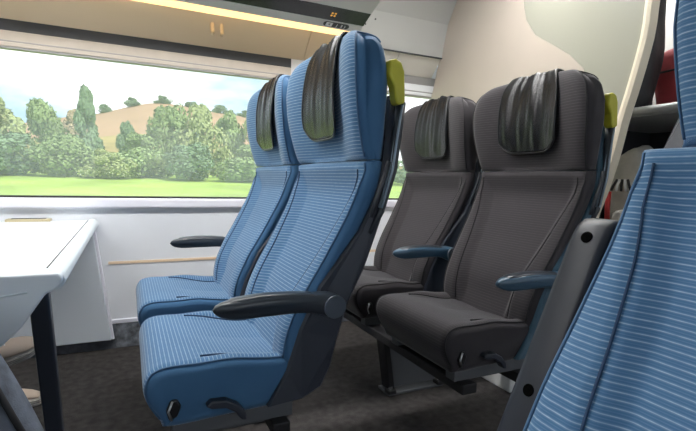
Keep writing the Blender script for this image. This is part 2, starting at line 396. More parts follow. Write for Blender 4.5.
def add_arm(root, y, m_arm, m_pad, raised=0, holes=False):
    a = link('armrest', cached('arm', arm_me), m_arm, root, True)
    p = link('arm_pad', cached('armpad', armpad_me), m_pad, a, True)
    d = link('pivot_cap', cached('armcap', lambda: disc_me((.441, -.0275, .592), 'y', .0275, .008, 28, .002)), 'arm_grey', a)
    if holes:
        for x in (.215, .44):
            link('screw_hole', disc_me((x, 0, .5805 if x < .3 else .571), 'z', .0085, .008, 20), 'hole', a)
        link('edge_highlight', tube_me([(x, .020, z+.002) for x, z in [(.20, .588), (.25, .585), (.30, .584), (.36, .583), (.41, .574), (.44, .566)]], .0025, 6), 'arm_grey', a, True)  # light grey line painting a highlight along the edge
    piv = Vector((.441, 0, .593))
    if raised:
        Rm = Matrix.Translation(piv+Vector((0, y, 0))) @ Matrix.Rotation(raised, 4, 'Y') @ Matrix.Translation(-piv)
        a.matrix_local = Rm @ Matrix.Diagonal((1, 1.25, 1, 1))
    else: a.location = (0, y, 0)
    return a

def make_seat(x0, yc, label, group, blue, arms=(), raised=(), rz=0, seed=1, recline=0, grip=True, shell='shell_dark', sy=-1):
    r = empty('train_seat', (x0, yc, 0), rz); tag(r, label, 'seat', group)
    fb, pi_, se, sidem = ('blue_fabric', 'blue_piping', 'blue_seam_shade', 'blue_side') if blue else ('grey_fabric', 'grey_piping', 'grey_seam_shade', 'grey_fabric')
    cu = link('seat_cushion', cached('cush', CUSH.build), fb, r, True)
    for sg in (-1, 1):
        ja, jb = CUSH.near(.060, .345), CUSH.near(.38, .446)
        if ((jb-ja) % CUSH.N) > CUSH.N/2+8: ja, jb = jb, ja
        link('piping', cached(('cp', sg), lambda: tube_me(CUSH.edge(sg, 35, ja, jb, .001), .0025, 6)), pi_, cu, True)
        def crease():
            pts = []
            js = CUSH.near(.15, .47); je = CUSH.near(.36, .448)
            if ((je-js) % CUSH.N) > CUSH.N/2: js, je = je, js
            for k in range(((je-js) % CUSH.N)+1):
                x = CUSH.P[(js+k) % CUSH.N][0]
                a = .70+.10*(1-sstep(.12, .3, x)); a = min(a, .85)
                wv = CUSH.w(0, .45); pts.append(CUSH.at((sg*a*wv/(wv-CUSH.r), 0), js+k, .0015))
            return tube_me(pts, .0026, 6)
        link('seam_shade', cached(('cs', sg), crease), se, cu, True)  # dark tube painting shade into the cushion crease
    ba = link('backrest', cached('back', BACK.build), fb, r, True)
    for sg in (-1, 1):
        def bcrease():
            pts = []
            js = BACK.near(.338, .46); je = BACK.near(.52, .915)
            st = 1 if ((je-js) % BACK.N) < BACK.N/2 else -1
            for k in range(((je-js)*st) % BACK.N+1):
                j = (js+k*st) % BACK.N; z = BACK.P[j][1]; wv = BACK.w(0, z)
                a = lerp_tab(TC, z); pts.append(BACK.at((sg*min(1, a*wv/(wv-BACK.r)), 0), j, .001))
            return tube_me(pts, .0021, 6)
        link('seam_shade', cached(('bs', sg), bcrease), se, ba, True)  # dark tube deepening the shade in the backrest crease
        def bpipe():
            js = BACK.near(.338, .46); je = BACK.near(.524, .930)
            st = 1 if ((je-js) % BACK.N) < BACK.N/2 else -1
            return tube_me([BACK.at((sg, radians(38)), js+k*st, .001) for k in range(((je-js)*st) % BACK.N+1)], .0024, 6)
        link('piping', cached(('bp', sg), bpipe), pi_, ba, True)
    he = link('headrest', cached('head', HEAD.build), fb, r, True)
    for sg in (-1, 1):
        def hpipe():
            js = HEAD.near(.526, .955); je = HEAD.near(.577, 1.235)
            jt = HEAD.near(.486, 1.15)
            st = 1 if ((jt-js) % HEAD.N) < HEAD.N/2 else -1
            k1 = ((je-js)*st) % HEAD.N
            return tube_me([HEAD.at((sg, radians(42)), js+k*st, .001) for k in range(k1+1)], .0024, 6)
        link('piping', cached(('hp', sg), hpipe), pi_, he, True)
    am, rim = cached(('leather', seed), lambda: leather_me(seed))
    ac = link('headrest_cover', am, 'leather', r, True); ac['label'] = 'creased black leather head cover'
    if not any(m.type == 'SOLIDIFY' for m in ac.modifiers):
        md = ac.modifiers.new('thick', 'SOLIDIFY'); md.thickness = .004; md.offset = 0
    link('piping', rim, 'button_black', ac, True)
    sh = link('back_shell', cached('shell', shell_me), shell, r)
    # side pocket moulding on the shell
    for sg in (-1, 1):
        link('shell_moulding', cached(('mould', sg), lambda: tube_me([(.545, sg*.262, .80), (.556, sg*.264, .845), (.575, sg*.268, .90), (.590, sg*.262, .94)], .006, 8)), 'rod_dark', sh, True)
    if grip:
        h = link('grab_handle', cached(('grip', sy), lambda: prism_me([(.574, 1.150), (.577, 1.184), (.594, 1.190), (.610, 1.182), (.619, 1.160), (.624, 1.085), (.604, 1.078), (.596, 1.086), (.590, 1.122)], 'y', sy*.262-.016, sy*.262+.016, .006, 3)), 'yellow', r)
        h['label'] = 'yellow plastic grab handle'
        st = empty_part = None
        s1 = link('handle_stem', cached(('stem', sy), lambda: tube_me([(.626, sy*.252, 1.09), (.618, sy*.252, 1.02), (.605, sy*.256, .92), (.572, sy*.260, .815), (.545, sy*.258, .76)], [.013, .013, .012, .010, .006], 8)), 'rod_dark', r, True)
        for dy in (-.006, .006):
            link('stem_rib', cached(('rib', sy, dy), lambda: tube_me([(.620, sy*.263+dy, 1.08), (.611, sy*.263+dy, 1.02), (.596, sy*.266+dy, .92), (.566, sy*.270+dy, .825)], .0032, 6)), 'rod_grey', s1, True)
    bn = link('recline_button', cached('btn', lambda: prism_me([(.078, .352), (.072, .375), (.082, .398), (.096, .398), (.104, .382), (.096, .358)], 'y', -.222, -.205, .004)), 'button_black', r)
    link('button_rim', cached('btnrim', lambda: tube_me([(.084, -.2225, .354), (.077, -.2235, .374), (.085, -.2225, .396)], .0028, 6)), 'silver', bn, True)
    link('slide_lever', cached('lev', lambda: prism_me([(.155, .376), (.166, .386), (.20, .384), (.228, .368), (.246, .346), (.248, .328), (.236, .330), (.222, .350), (.20, .364), (.168, .368)], 'y', -.236, -.208, .004)), 'shell_dark', r)
    for sg in (-1, 1):
        link('slide_rail', cached(('rail', sg), lambda: box_me(.088, .375, sg*.165-.022, sg*.165+.022, .292, .330, .003)), 'frame_grey', r)
    if recline:
        Rc = Matrix.Translation((.40, 0, .42)) @ Matrix.Rotation(recline, 4, 'Y') @ Matrix.Translation((-.40, 0, -.42))
        for ch in list(r.children):
            k = ch.name.split('.')[0]
            if k in ('backrest', 'back_shell', 'grab_handle', 'handle_stem'): ch.matrix_local = Matrix.Translation((0, 0, .028)) @ Rc
            if k in ('headrest', 'headrest_cover'): ch.matrix_local = Matrix.Translation((.035, 0, .030)) @ Rc @ Matrix.Diagonal((1, .86, 1, 1))
    for (v, md_) in arms: add_arm(r, v, 'arm_dark' if md_ == 'd' else 'arm_blue', 'arm_dark')
    for (v, ang) in raised:      # armrest folded up beside the backrest: its underside with two screw holes faces forward
        P, _ = catmull([(-.20, .004), (-.10, .0), (.0, .0), (.12, .0), (.22, .0), (.250, .003), (.268, .016), (.274, .034), (.262, .052), (.22, .060), (.10, .062), (-.08, .062), (-.20, .058), (-.208, .03)], 60)
        prof = [(-1, .5), (-.97, .76), (-.86, .93), (-.62, 1), (0, 1.0), (.62, 1), (.86, .93), (.97, .76), (1, .5)]
        vv = [(q[0]+(.03-q[0])*(1-k)*.05, u*.031, .031+(q[1]-.031)*k) for u, k in prof for q in P]; n = len(P); ff = []
        for i in range(len(prof)-1):
            for j in range(n): ff.append((i*n+j, i*n+(j+1) % n, (i+1)*n+(j+1) % n, (i+1)*n+j))
        ff += [tuple(range(n)), tuple(range(len(vv)-1, len(vv)-n-1, -1))]
        d = Vector((cos(ang), 0, sin(ang))); nb = Vector((sin(ang), 0, -cos(ang)))
        Mx = Matrix(((d.x, 0, nb.x, .50-x0), (0, 1, 0, v), (d.z, 0, nb.z, .607), (0, 0, 0, 1)))
        def T(me): me.transform(Mx); return me
        a = link('armrest', T(fixn(mesh(vv, ff))), 'arm_fold', r, True); a['label'] = 'dark armrest folded upright'
        for sx in (0, .232): link('screw_hole', T(disc_me((sx, 0, .0), 'z', .0085, .003, 20)), 'hole', a)
        for sg in (-1, 1): link('edge_highlight', T(tube_me([(-.18, sg*.0295, .014), (0, sg*.0297, .0125), (.15, sg*.0297, .0125), (.235, sg*.0292, .014), (.255, sg*.027, .024)], .002, 6)), 'arm_grey', a, True)  # paler tubes stand in for the highlight on the armrest edges
        link('arm_pad', T(box_me(-.10, .25, -.029, .029, .052, .068, .006)), 'arm_blue', a)
    return r

def seat_frame(x0, y0, y1, yp, label):
    r = empty('seat_frame', (x0, yp, 0)); tag(r, label, 'seat frame', 'frames under the seat pairs')
    y0 -= yp; y1 -= yp
    box('cross_beam', 'frame_black', .095, .150, y0, y1, .262, .294, r, .004)
    box('cross_beam', 'frame_black', .315, .360, y0, y1, .262, .294, r, .004)
    prism('pedestal_plate', 'frame_grey', [(.165, .275), (.345, .275), (.435, .020), (.205, .020)][::1], 'y', -.012, .012, r, .003)
    prism('pedestal_flange', 'frame_black', [(.145, .275), (.170, .275), (.212, .015), (.188, .015)], 'y', -.035, .035, r, .003)
    box('foot_plate', 'frame_grey', .175, .455, -.045, .045, 0, .012, r, .003)
    for x in (.19, .435):
        b = box('foot_clamp', 'frame_black', x-.018, x+.018, -.055, -.015, .010, .028, r, .004)
        link('bolt', disc_me((x, -.035, .031), 'z', .008, .008, 10), 'silver', b)
    return r
# ------------------------------------------------------------------ PLACEMENTS
YW = 2.63            # window wall
XP = 1.83            # partition
SX, SY2, YC, DX = 0.0, .582, 1.278, .797

# ------------------------------------------------------------------ room shell
struct(box('floor', 'carpet', -2.6, 4.2, -1.10, YW+.02, -.05, 0))
WX0, WX1 = -2.6, 4.2
W0 = (-2.5, -1.5); W1 = (-1.25, .86); W2 = (1.33, 2.75); ZB, ZT = .772, 1.452
wall = link('wall_window', boxes_me([(WX0, WX1, YW, YW+.08, -.05, ZB), (WX0, WX1, YW, YW+.08, ZT+.13, 1.66),
        (WX0, W0[0], YW, YW+.08, ZB, ZT+.13), (W0[1], W1[0], YW, YW+.08, ZB, ZT+.13), (W1[1], W2[0], YW, YW+.08, ZB, ZT+.13), (W2[1], WX1, YW, YW+.08, ZB, ZT+.13)]), 'wall_white')
struct(wall)
# pieces of the wall lining
box('trim_strip', 'beige_strip', -.09, 1.80, YW-.004, YW+.002, .436, .450, wall)
box('lining_ledge', 'sill', -.085, 1.80, YW-.012, YW+.002, .128, .150, wall, .004)
struct(box('trim_1', 'sill', WX0, XP, YW-.026, YW+.004, .722, .772, None, .010, 3))
struct(box('baseboard_window', 'skirting', WX0, XP, YW-.008, YW+.003, 0, .132))
bpos = box('worn_patch', 'skirting_worn', -.06, .55, YW-.0125, YW-.006, .004, .130, bpy.data.objects['baseboard_window'])
# windows
def window(name, x0, x1, blindmat, recess):
    r = struct(empty(name, ((x0+x1)/2, YW, ZB))); ox, oy, oz = r.location
    def bx(n, m, a, b, c, d, e, f_, p=r, bev=0): return box(n, m, a-ox, b-ox, c-oy, d-oy, e-oz, f_-oz, p, bev)
    fr = link('window_frame', boxes_me([(x0-ox, x1-ox, .004, .03, 0, .010), (x0-ox, x0-ox+.014, .004, .03, 0, ZT-oz), (x1-ox-.014, x1-ox, .004, .03, 0, ZT-oz)]), 'frame_rubber', r)
    pane = mesh([(x0-ox, .045, 0), (x1-ox, .045, 0), (x1-ox, .045, ZT+.05-oz), (x0-ox, .045, ZT+.05-oz)], [(0, 1, 2, 3)])
    link('pane', pane, 'window_glass', r)
    bx('blind', blindmat, x0, x1, YW-.002, YW+.028, ZT+.030, ZT+.078, r, .004)
    bx('blind_pull_bar', 'rail_grey', x0, x1, YW-.008, YW+.028, ZT-.004, ZT+.006, r, .002)
    bx('blind_pull_bar', 'rail_grey', x0, x1, YW-.010, YW+.02, ZT+.026, ZT+.034, r, .002)
    bx('blind_bottom', blindmat, x0, x1, YW-.012, YW+.02, ZT+.006, ZT+.026, r, .003)
    bx('blind_slot', recess, x0, x1, YW+.002, YW+.05, ZT+.078, ZT+.130, r)
    return r
window('window_1', W1[0], W1[1], 'blind', 'dark_recess')
window('window_6', W0[0], W0[1], 'blind', 'dark_recess')
window('window_2', W2[0], W2[1], 'blind_white', 'rail_grey')
# beige panel over the windows, leaning in to the cove lamp
def lining(name, m, ya, za, yb, zb, x0, x1, parent=None, th=.012):
    d = Vector((yb-ya, zb-za)); n = Vector((-d.y, d.x)).normalized()*th
    if n.y < 0: n = -n
    return prism(name, m, [(ya, za), (yb, zb), (yb+abs(n.x)*1, zb+n.y), (ya+abs(n.x)*1, za+n.y)], 'x', x0, x1, parent)
up = struct(empty('wall_upper_lining', (0, YW, 1.55)))
def upl(name, m, ya, za, yb, zb, x0, x1, th=.012): return lining(name, m, ya-YW, za-1.55, yb-YW, zb-1.55, x0, x1, up, th)
upl('panel', 'beige_panel', YW-.002, 1.580, 2.50, 1.712, WX0, .930)
upl('panel', 'beige_panel', YW-.002, 1.580, 2.50, 1.712, .934, 1.180)
upl('panel', 'panel_upper', YW-.002, 1.580, 2.52, 1.690, 1.180, 1.520)
upl('panel', 'panel_upper', YW-.002, 1.580, 2.52, 1.690, 1.524, XP)
box('panel_backing', 'dark_recess', WX0, XP, .002, .02, .04, .20, up)
# overhead luggage rack
rk = empty('luggage_rack', (-.6, 2.4, 1.71)); tag(rk, 'grey overhead luggage rack along the window wall with black display band', 'luggage rack')
RX0, RX1 = WX0+.6, 1.18+.6
def rkp(name, m, pts, x0=RX0, x1=RX1, bev=0): return prism(name, m, [(y-2.4, z-1.71) for y, z in pts], 'x', x0, x1, rk, bev)
lampd = rkp('cove_lamp', 'lamp_warm', [(2.50, 1.712), (2.41, 1.716), (2.41, 1.735), (2.50, 1.735)]); lampd['label'] = 'glowing warm white cove light strip'
rkp('edge_fascia', 'rack_light', [(2.412, 1.7155), (2.355, 1.738), (2.36, 1.76), (2.42, 1.74)])
bandp = rkp('display_band', 'display_black', [(2.356, 1.737), (2.265, 1.7755), (2.28, 1.795), (2.36, 1.76)])
rkp('rack_lip', 'rack_light', [(2.266, 1.775), (2.10, 1.835), (2.02, 1.90), (2.05, 1.91), (2.12, 1.86), (2.28, 1.80)])
rkp('rack_floor', 'rack_grey', [(2.48, 1.735), (2.62, 1.735), (2.62, 1.755), (2.30, 1.81), (2.28, 1.79)])
# seat number sign on the fascia, and the amber characters in the band
def plane_mat(y, z, x, ya, za, yb, zb):
    d = Vector((0, yb-ya, zb-za)).normalized(); u = Vector((1, 0, 0)); n = u.cross(d)
    if n.z > 0: n = -n
    # text x axis = +x, text y axis = d (up the slope), facing the cabin
    o = Vector((x, y, z)); return Matrix(((u.x, d.x, n.x, o.x), (u.y, d.y, n.y, o.y), (u.z, d.z, n.z, o.z), (0, 0, 0, 1)))
FM = plane_mat(2.3835-2.4, 1.7268-1.71, 1.030+.6, 2.412, 1.7155, 2.355, 1.738)
def on_plane(name, m, pts, Mx, h0, h1, parent):
    v = [Mx @ Vector((a, b, h)) for h in (h0, h1) for a, b in pts]; n = len(pts)
    f = [tuple(range(n)), tuple(range(2*n-1, n-1, -1))]+[(i, n+i, n+(i+1) % n, (i+1) % n) for i in range(n)]
    return link(name, fixn(mesh(v, f)), m, parent)
def pill(w_, h_, n=10):
    r = h_/2; return [(w_/2-r+r*sin(pi*k/n), -r*cos(pi*k/n)) for k in range(n+1)]+[(-w_/2+r-r*sin(pi*k/n), r*cos(pi*k/n)) for k in range(n+1)]
sg_ = on_plane('seat_number_sign', 'black_print', pill(.150, .036), FM, -.001, .002, rk)
def rrect(cx, cy, w_, h_): return [(cx-w_/2, cy-h_/2), (cx+w_/2, cy-h_/2), (cx+w_/2, cy+h_/2), (cx-w_/2, cy+h_/2)]
on_plane('sign_square', 'white_print', rrect(-.042, 0, .036, .028), FM, .002, .003, sg_)
link('sign_print', text_me('4', .026, FM @ Matrix.Translation((-.042, 0, .0035))), 'black_print', sg_)
link('sign_print', text_me('J', .028, FM @ Matrix.Translation((.003, 0, .0028))), 'white_print', sg_)
link('sign_print', text_me('3', .028, FM @ Matrix.Translation((.030, 0, .0028))), 'white_print', sg_)
link('sign_print', text_me(')', .028, FM @ Matrix.Translation((.050, 0, .0028))), 'white_print', sg_)
BM_ = plane_mat(2.315-2.4, 1.7545-1.71, .985+.6, 2.356, 1.737, 2.265, 1.7755)
for a, b in ((-.012, .011), (.010, .011), (-.012, -.011), (.010, -.011)):
    on_plane('display_character', 'led_orange', rrect(a*.8, b*.8, .010, .010), BM_, .0005, .0015, bandp)
# closed cover at the end of the rack
cv = struct(empty('trim_2', (1.5, 2.45, 1.7)))
prism('rack_end_cover', 'cover_grey', [(2.52-2.45, 1.686-1.7), (2.505-2.45, 1.75-1.7), (2.467-2.45, 1.88-1.7), (2.387-2.45, 2.006-1.7), (2.25-2.45, 2.12-1.7), (2.25-2.45, 2.16-1.7), (2.62-2.45, 2.16-1.7), (2.62-2.45, 1.686-1.7)], 'x', 1.10-1.5, XP-1.5, cv, smooth=False)
box('cover_gap', 'dark_recess', 1.10-1.5, XP-1.5, .062, .075, -.019, -.013, cv)
for x, z in ((1.26, 1.80), (1.32, 1.835)):
    yy = lerp_tab([(1.75, 2.505), (1.88, 2.467)], z)
    link('cover_screw', disc_me((x-1.5, yy-2.451, z-1.7), 'y', .005, .004, 10), 'black_print', cv)
# little arrow sign on the panel
asg = box('exit_sign', 'black_print', -.03, .03, -.004, .004, -.028, .028); asg.location = (1.435, 2.578, 1.60); asg.rotation_euler = (radians(-38), 0, 0)
tag(asg, 'small black sign with white arrow on the panel above the second window', 'sign')
prism('arrow', 'white_print', [(-.018, -.006), (0, -.006), (0, -.018), (.020, 0), (0, .018), (0, .006), (-.018, .006)], 'y', -.006, -.003, asg)
# coat hooks
for k, x in enumerate((.402, .448)):
    h = empty('coat_hook', (x, 2.542, 1.668)); h.scale = (1.25, 1.25, 1.5); tag(h, 'small beige coat hook on the panel under the cove light', 'hook', 'pair of coat hooks')
    pts = [(0, .012, .022), (0, -.004, .006), (0, -.013, -.018), (0, -.020, -.030), (0, -.028, -.026)]
    link('hook_prong', tube_me(pts, [.006, .0075, .0085, .008, .006], 10), 'beige_panel', h, True)
    link('hook_plate', disc_me((0, .006, .016), 'y', .010, .012, 14), 'beige_panel', h)

# ceiling, opposite wall (with windows that light the cabin), end walls
struct(box('ceiling', 'ceiling', WX0, WX1, -1.1, 2.62, 2.14, 2.20))
def opp():
    b = [(WX0, WX1, -1.10, -1.02, -.05, .80), (WX0, WX1, -1.10, -1.02, 1.50, 2.16)]
    for a, c in ((WX0, -1.9), (-.35, .15), (1.75, 2.25), (3.8, WX1)): b.append((a, c, -1.10, -1.02, .80, 1.50))
    return boxes_me(b)
struct(link('wall_aisle_side', opp(), 'wall_white'))
for i, (a, b) in enumerate(((-1.9, -.35), (.15, 1.75), (2.25, 3.8))):
    o = mesh([(a, -1.06, .8), (b, -1.06, .8), (b, -1.06, 1.5), (a, -1.06, 1.5)], [(0, 1, 2, 3)])
    struct(link('window_%d' % (i+3), o, 'window_glass'))
struct(box('wall_front_end', 'wall_white', WX0-.06, WX0, -1.10, 2.70, -.05, 2.2))
struct(box('wall_rear_end', 'wall_white', WX1, WX1+.06, -1.10, 2.70, -.05, 2.2))
for i, y in enumerate((1.62,)):
    r = empty('ceiling_fill_light', (.2, y, 2.14)); tag(r, 'long white fill light strip added unseen above the seats', 'ceiling light', 'added ceiling fill strips')  # added out of view to fill the cabin with light
    box('diffuser', 'fill_lamp_white', -2.4, 2.9, -.07, .07, -.022, .002, r, .004)
    for sg in (-1, 1): box('housing', 'rack_light', -2.4, 2.9, sg*.08-.012, sg*.08+.012, -.028, .002, r, .003)

r = empty('luggage_fill_light', (2.35, .75, 2.14)); tag(r, 'short white fill light added unseen over the luggage shelves', 'ceiling light')  # added out of view to brighten the bags behind the partition
box('diffuser', 'fill_lamp_white', -.12, .12, -.07, .07, -.022, .002, r, .004)
for sg in (-1, 1): box('housing', 'rack_light', -.12, .12, sg*.08-.012, sg*.08+.012, -.028, .002, r, .003)

# partition behind the grey seats
S_CURVE = [(1.86, 2.14), (1.848, 1.829), (1.82, 1.722), (1.756, 1.631), (1.642, 1.555), (1.543, 1.486), (1.471, 1.414), (1.43, 1.30), (1.42, 1.10), (1.45, .45)]
EDGE = [(1.165, 2.14), (1.170, 1.80), (1.185, 1.62), (1.193, 1.50), (1.212, 1.40), (1.240, 1.285), (1.272, 1.166), (1.305, 1.01), (1.345, .87), (1.385, .75), (1.41, .60), (1.42, .30), (1.42, .0)]
pt = struct(empty('wall_partition', (XP, 1.9, 0)))
LEFT = [(2.62, 0), (2.62, 1.45), (2.60, 1.50), (2.54, 1.70), (2.467, 1.88), (2.387, 2.006), (2.30, 2.09), (2.25, 2.14)]
prism('beige_panel', 'partition', [(y-1.9, z) for y, z in LEFT+S_CURVE+[(1.46, 0)]], 'x', 0, .030, pt)
prism('green_panel', 'partition_green', [(y-1.9-.0015, z) for y, z in S_CURVE]+[(1.45-1.9, 0)]+[(y-1.9+.01, z) for y, z in reversed(EDGE)], 'x', .001, .030, pt)
ed = catmull([(y, z) for y, z in EDGE], 40, False)[0]
v = []; f = []
for (y, z), (y2, z2) in zip(ed, ed[1:]+[ed[-1]]):
    for dx, dy in ((-.012, .016), (-.014, .004), (-.010, -.010), (.034, -.012), (.040, .0), (.036, .016)): v.append((dx, y-1.9+dy, z))
for i in range(len(ed)-1):
    for k in range(6): f.append((i*6+k, i*6+(k+1) % 6, (i+1)*6+(k+1) % 6, (i+1)*6+k))
f += [tuple(range(6)), tuple(range(len(v)-1, len(v)-7, -1))]
link('cream_edge', fixn(mesh(v, f)), 'cream_edge', pt, False)
box('lower_casing', 'base_white', 1.47-XP, 0, 1.445-1.9, 2.55-1.9, 0, .36, pt, .006)

# ------------------------------------------------------------------ seats
gB, gG = 'blue seats beside the window', 'grey seats beside the partition'
make_seat(SX, YC, 'blue striped aisle seat with lowered dark armrest and yellow grab handle', gB, True, arms=[(-.262, 'd')], seed=3)
make_seat(SX, YC+SY2, 'blue striped window seat next to the white wall panel', gB, True, arms=[(.262, 'd')], seed=5)
make_seat(SX+DX, YC, 'dark grey aisle seat in front of the partition with teal shell side', gG, False, arms=[(-.262, 'b')], seed=8, shell='shell_teal')
make_seat(SX+DX, YC+SY2, 'dark grey window seat behind the blue seats', gG, False, arms=[(-.262, 'b')], seed=11)
make_seat(.060, .182, 'blue striped seat across the aisle with its armrest folded upright', 'seats across the aisle', True, raised=[(.275, radians(65))], seed=4, sy=-1, recline=radians(8.0))
make_seat(-.56, 1.278, 'blue striped seat facing the table that the person sits on', 'seats facing the table', True, rz=pi, seed=6, sy=1)
seat_frame(SX, 1.06, 2.08, 1.66, 'black metal frame with pedestal under the blue seats')
seat_frame(SX+DX, 1.06, 2.08, 1.66, 'black metal frame with grey pedestal plate under the dark grey seats')
fr3 = seat_frame(-.56, 1.0, 1.5, 1.278, 'black metal frame under the seat the person sits on'); fr3.rotation_euler.z = pi
fr4 = seat_frame(.055, -.06, .43, .185, 'black metal frame under the seat across the aisle')

# ------------------------------------------------------------------ table
tb = empty('bay_table', (-.37, 1.95, 0)); tag(tb, 'white table fixed to the window wall with a slanting dark leg', 'table')
def tx(x): return x+.37
def ty(y): return y-1.95
TZ = .665
top_pts = [(-.165, YW-.012), (-.165, 1.29), (-.175, 1.245), (-.21, 1.225), (-.53, 1.225), (-.565, 1.245), (-.575, 1.29), (-.575, YW-.012)]
prism('table_top', 'table_white', [(tx(x), ty(y)) for x, y in top_pts], 'z', TZ-.030, TZ, tb, .004)
# rounded front edge moulding in two lengths with a groove beside it
def mould(y0, y1):
    pr = [(-.172, .002), (-.160, .006), (-.145, .003), (-.134, -.008), (-.131, -.022), (-.137, -.036), (-.152, -.044), (-.172, -.040)]
    return prism_me([(tx(x), TZ+z) for x, z in pr], 'y', ty(y0), ty(y1), .003)
link('edge_moulding', mould(1.235, 2.02), 'table_edge', tb); link('edge_moulding', mould(2.026, YW-.015), 'table_edge', tb)
box('edge_groove', 'table_groove', tx(-.1755), tx(-.1705), ty(1.29), ty(YW-.05), TZ-.004, TZ+.0012, tb)
fas = [(-.140, .668), (-.134, .655), (-.137, .640), (-.150, .628), (-.166, .622), (-.190, .585), (-.214, .548), (-.25, .512), (-.30, .485), (-.37, .475), (-.44, .485), (-.49, .512), (-.526, .548), (-.55, .585), (-.574, .622), (-.59, .628), (-.603, .640), (-.606, .655), (-.60, .668)]
fa = prism('end_fascia', 'table_white', [(tx(x), z) for x, z in fas], 'y', ty(1.205), ty(1.26), tb, .006, 3)
tube('fascia_groove', 'table_edge', [(tx(-.20), ty(1.2065), .628), (tx(-.25), ty(1.2065), .622), (tx(-.37), ty(1.2065), .618), (tx(-.5), ty(1.2065), .624)], .003, fa)
prism('table_leg', 'table_leg', [(tx(-.258), .66), (tx(-.206), .66), (tx(-.163), 0), (tx(-.203), 0)], 'y', ty(1.50), ty(1.54), tb, .006)
box('leg_foot', 'table_leg', tx(-.225), tx(-.14), ty(1.46), ty(1.58), 0, .012, tb, .003)
mf = box('metal_flap', 'brass', tx(-.50), tx(-.325), ty(2.545), ty(2.605), TZ-.002, TZ+.012, tb, .004)
box('flap_inset', 'table_groove', tx(-.48), tx(-.345), ty(2.56), ty(2.59), TZ+.0115, TZ+.0135, mf)
# casing on the wall below the table
prism('wall_casing', 'wall_box', [(-.575, .055), (-.078, .055), (-.158, .620), (-.575, .620)], 'y', YW-.045, YW+.002, wall, .006)
prism('casing_edge', 'sill', [(-.078, .055), (-.066, .055), (-.146, .622), (-.158, .622)], 'y', YW-.03, YW+.002, wall, .002)

# ------------------------------------------------------------------ person sitting at the table (only legs and shoes are in view)
def skin_obj(name, nodes, edges, m, parent, root=0, sub=2):
    """nodes: (x,y,z,r)"""
    me = bpy.data.meshes.new(name); me.from_pydata([n[:3] for n in nodes], edges, []); me.update()
    o = bpy.data.objects.new(name, me); COL.objects.link(o)
    md = o.modifiers.new('skin', 'SKIN'); md.use_smooth_shade = True
    sl = me.skin_vertices[0].data if me.skin_vertices else None
    for i, n in enumerate(nodes):
        r = n[3]; sl[i].radius = (r, r) if not isinstance(r, tuple) else r
        sl[i].use_root = (i == root)
    s = o.modifiers.new('sub', 'SUBSURF'); s.levels = sub; s.render_levels = sub
    me.materials.append(MATS[m]); o.parent = parent
    return o
ps = empty('person', (-.80, 1.28, 0)); tag(ps, 'person in dark grey jeans and beige sneakers sitting at the white table', 'person')
def pl(x, y, z, r): return (x+.80, y-1.28, z, r)
RL = [(-.80, 1.19, .545), (-.55, 1.10, .58), (-.312, 1.045, .585), (-.228, 1.03, .395), (-.152, 1.01, .21), (-.085, 1.0, .085)]
LL = [(-.80, 1.38, .545), (-.66, 1.46, .55), (-.535, 1.58, .545), (-.525, 1.68, .42), (-.50, 1.76, .33), (-.48, 1.80, .27)]
body = [pl(-.83, 1.28, .57, (.13, .10)), pl(-.87, 1.28, .72, (.14, .10)), pl(-.90, 1.28, .88, (.15, .105)), pl(-.91, 1.28, 1.02, (.13, .09)), pl(-.90, 1.28, 1.10, .055), pl(-.885, 1.28, 1.16, .058), pl(-.87, 1.28, 1.22, .085), pl(-.87, 1.28, 1.30, .092), pl(-.88, 1.28, 1.365, .06)]
be = [(i, i+1) for i in range(8)]
def limb(pts, rs, at):
    k = len(body)
    for p, r in zip(pts, rs): body.append(pl(*p, r))
    be.append((at, k)); be.extend((k+i, k+i+1) for i in range(len(pts)-1)); return len(body)-1
limb(RL, [.085, .075, .058, .054, .042, .036], 0); limb(LL, [.085, .075, .058, .054, .042, .036], 0)
hands = []
for sg in (-1, 1):
    y = 1.28+sg*.19
    e = limb([(-.905, 1.28+sg*.10, 1.03), (-.90, y, 1.01), (-.86, y+sg*.04, .80), (-.78, y+sg*.03, .70), (-.66, y-sg*.02, .705), (-.61, y-sg*.02, .698)], [.06, .055, .045, .038, .028, .030], 3)
    palm = len(body); body.append(pl(-.565, y-sg*.02, .693, .027)); be.append((e, palm))
    for q, (dy, ln) in enumerate(((-.030, .060), (-.010, .070), (.010, .066), (.030, .052))):
        limb([(-.545, y-sg*.02+dy, .688), (-.545+ln*.6, y-sg*.02+dy*1.15, .686), (-.545+ln, y-sg*.02+dy*1.2, .677)], [.010, .009, .008], palm)
    limb([(-.590, y-sg*.055, .690), (-.560, y-sg*.075, .684), (-.535, y-sg*.080, .678)], [.011, .010, .009], e)
skin_obj('body', body, be, 'skin', ps)
jn = [pl(-.83, 1.28, .57, (.15, .12))]; je = []
for Lg in (RL, LL):
    k = len(jn)
    for p, r in zip(Lg, [.100, .095, .080, .078, .070, .064]): jn.append(pl(*p, r))
    je.append((0, k)); je += [(k+i, k+i+1) for i in range(5)]
jo = skin_obj('jeans', jn, je, 'jeans', ps); jo['label'] = 'dark grey denim jeans'
sw = [pl(-.84, 1.28, .62, (.155, .125)), pl(-.87, 1.28, .74, (.16, .12)), pl(-.90, 1.28, .90, (.165, .12)), pl(-.91, 1.28, 1.03, (.14, .10)), pl(-.90, 1.28, 1.085, .066)]
se_ = [(0, 1), (1, 2), (2, 3), (3, 4)]
for sg in (-1, 1):
    y = 1.28+sg*.19; k = len(sw)
    for p, r in zip([(-.905, 1.28+sg*.10, 1.03), (-.90, y, 1.01), (-.86, y+sg*.04, .80), (-.78, y+sg*.03, .70), (-.67, y-sg*.02, .707)], [.07, .068, .058, .050, .040]): sw.append(pl(*p, r))
    se_.append((3, k)); se_ += [(k+i, k+i+1) for i in range(4)]
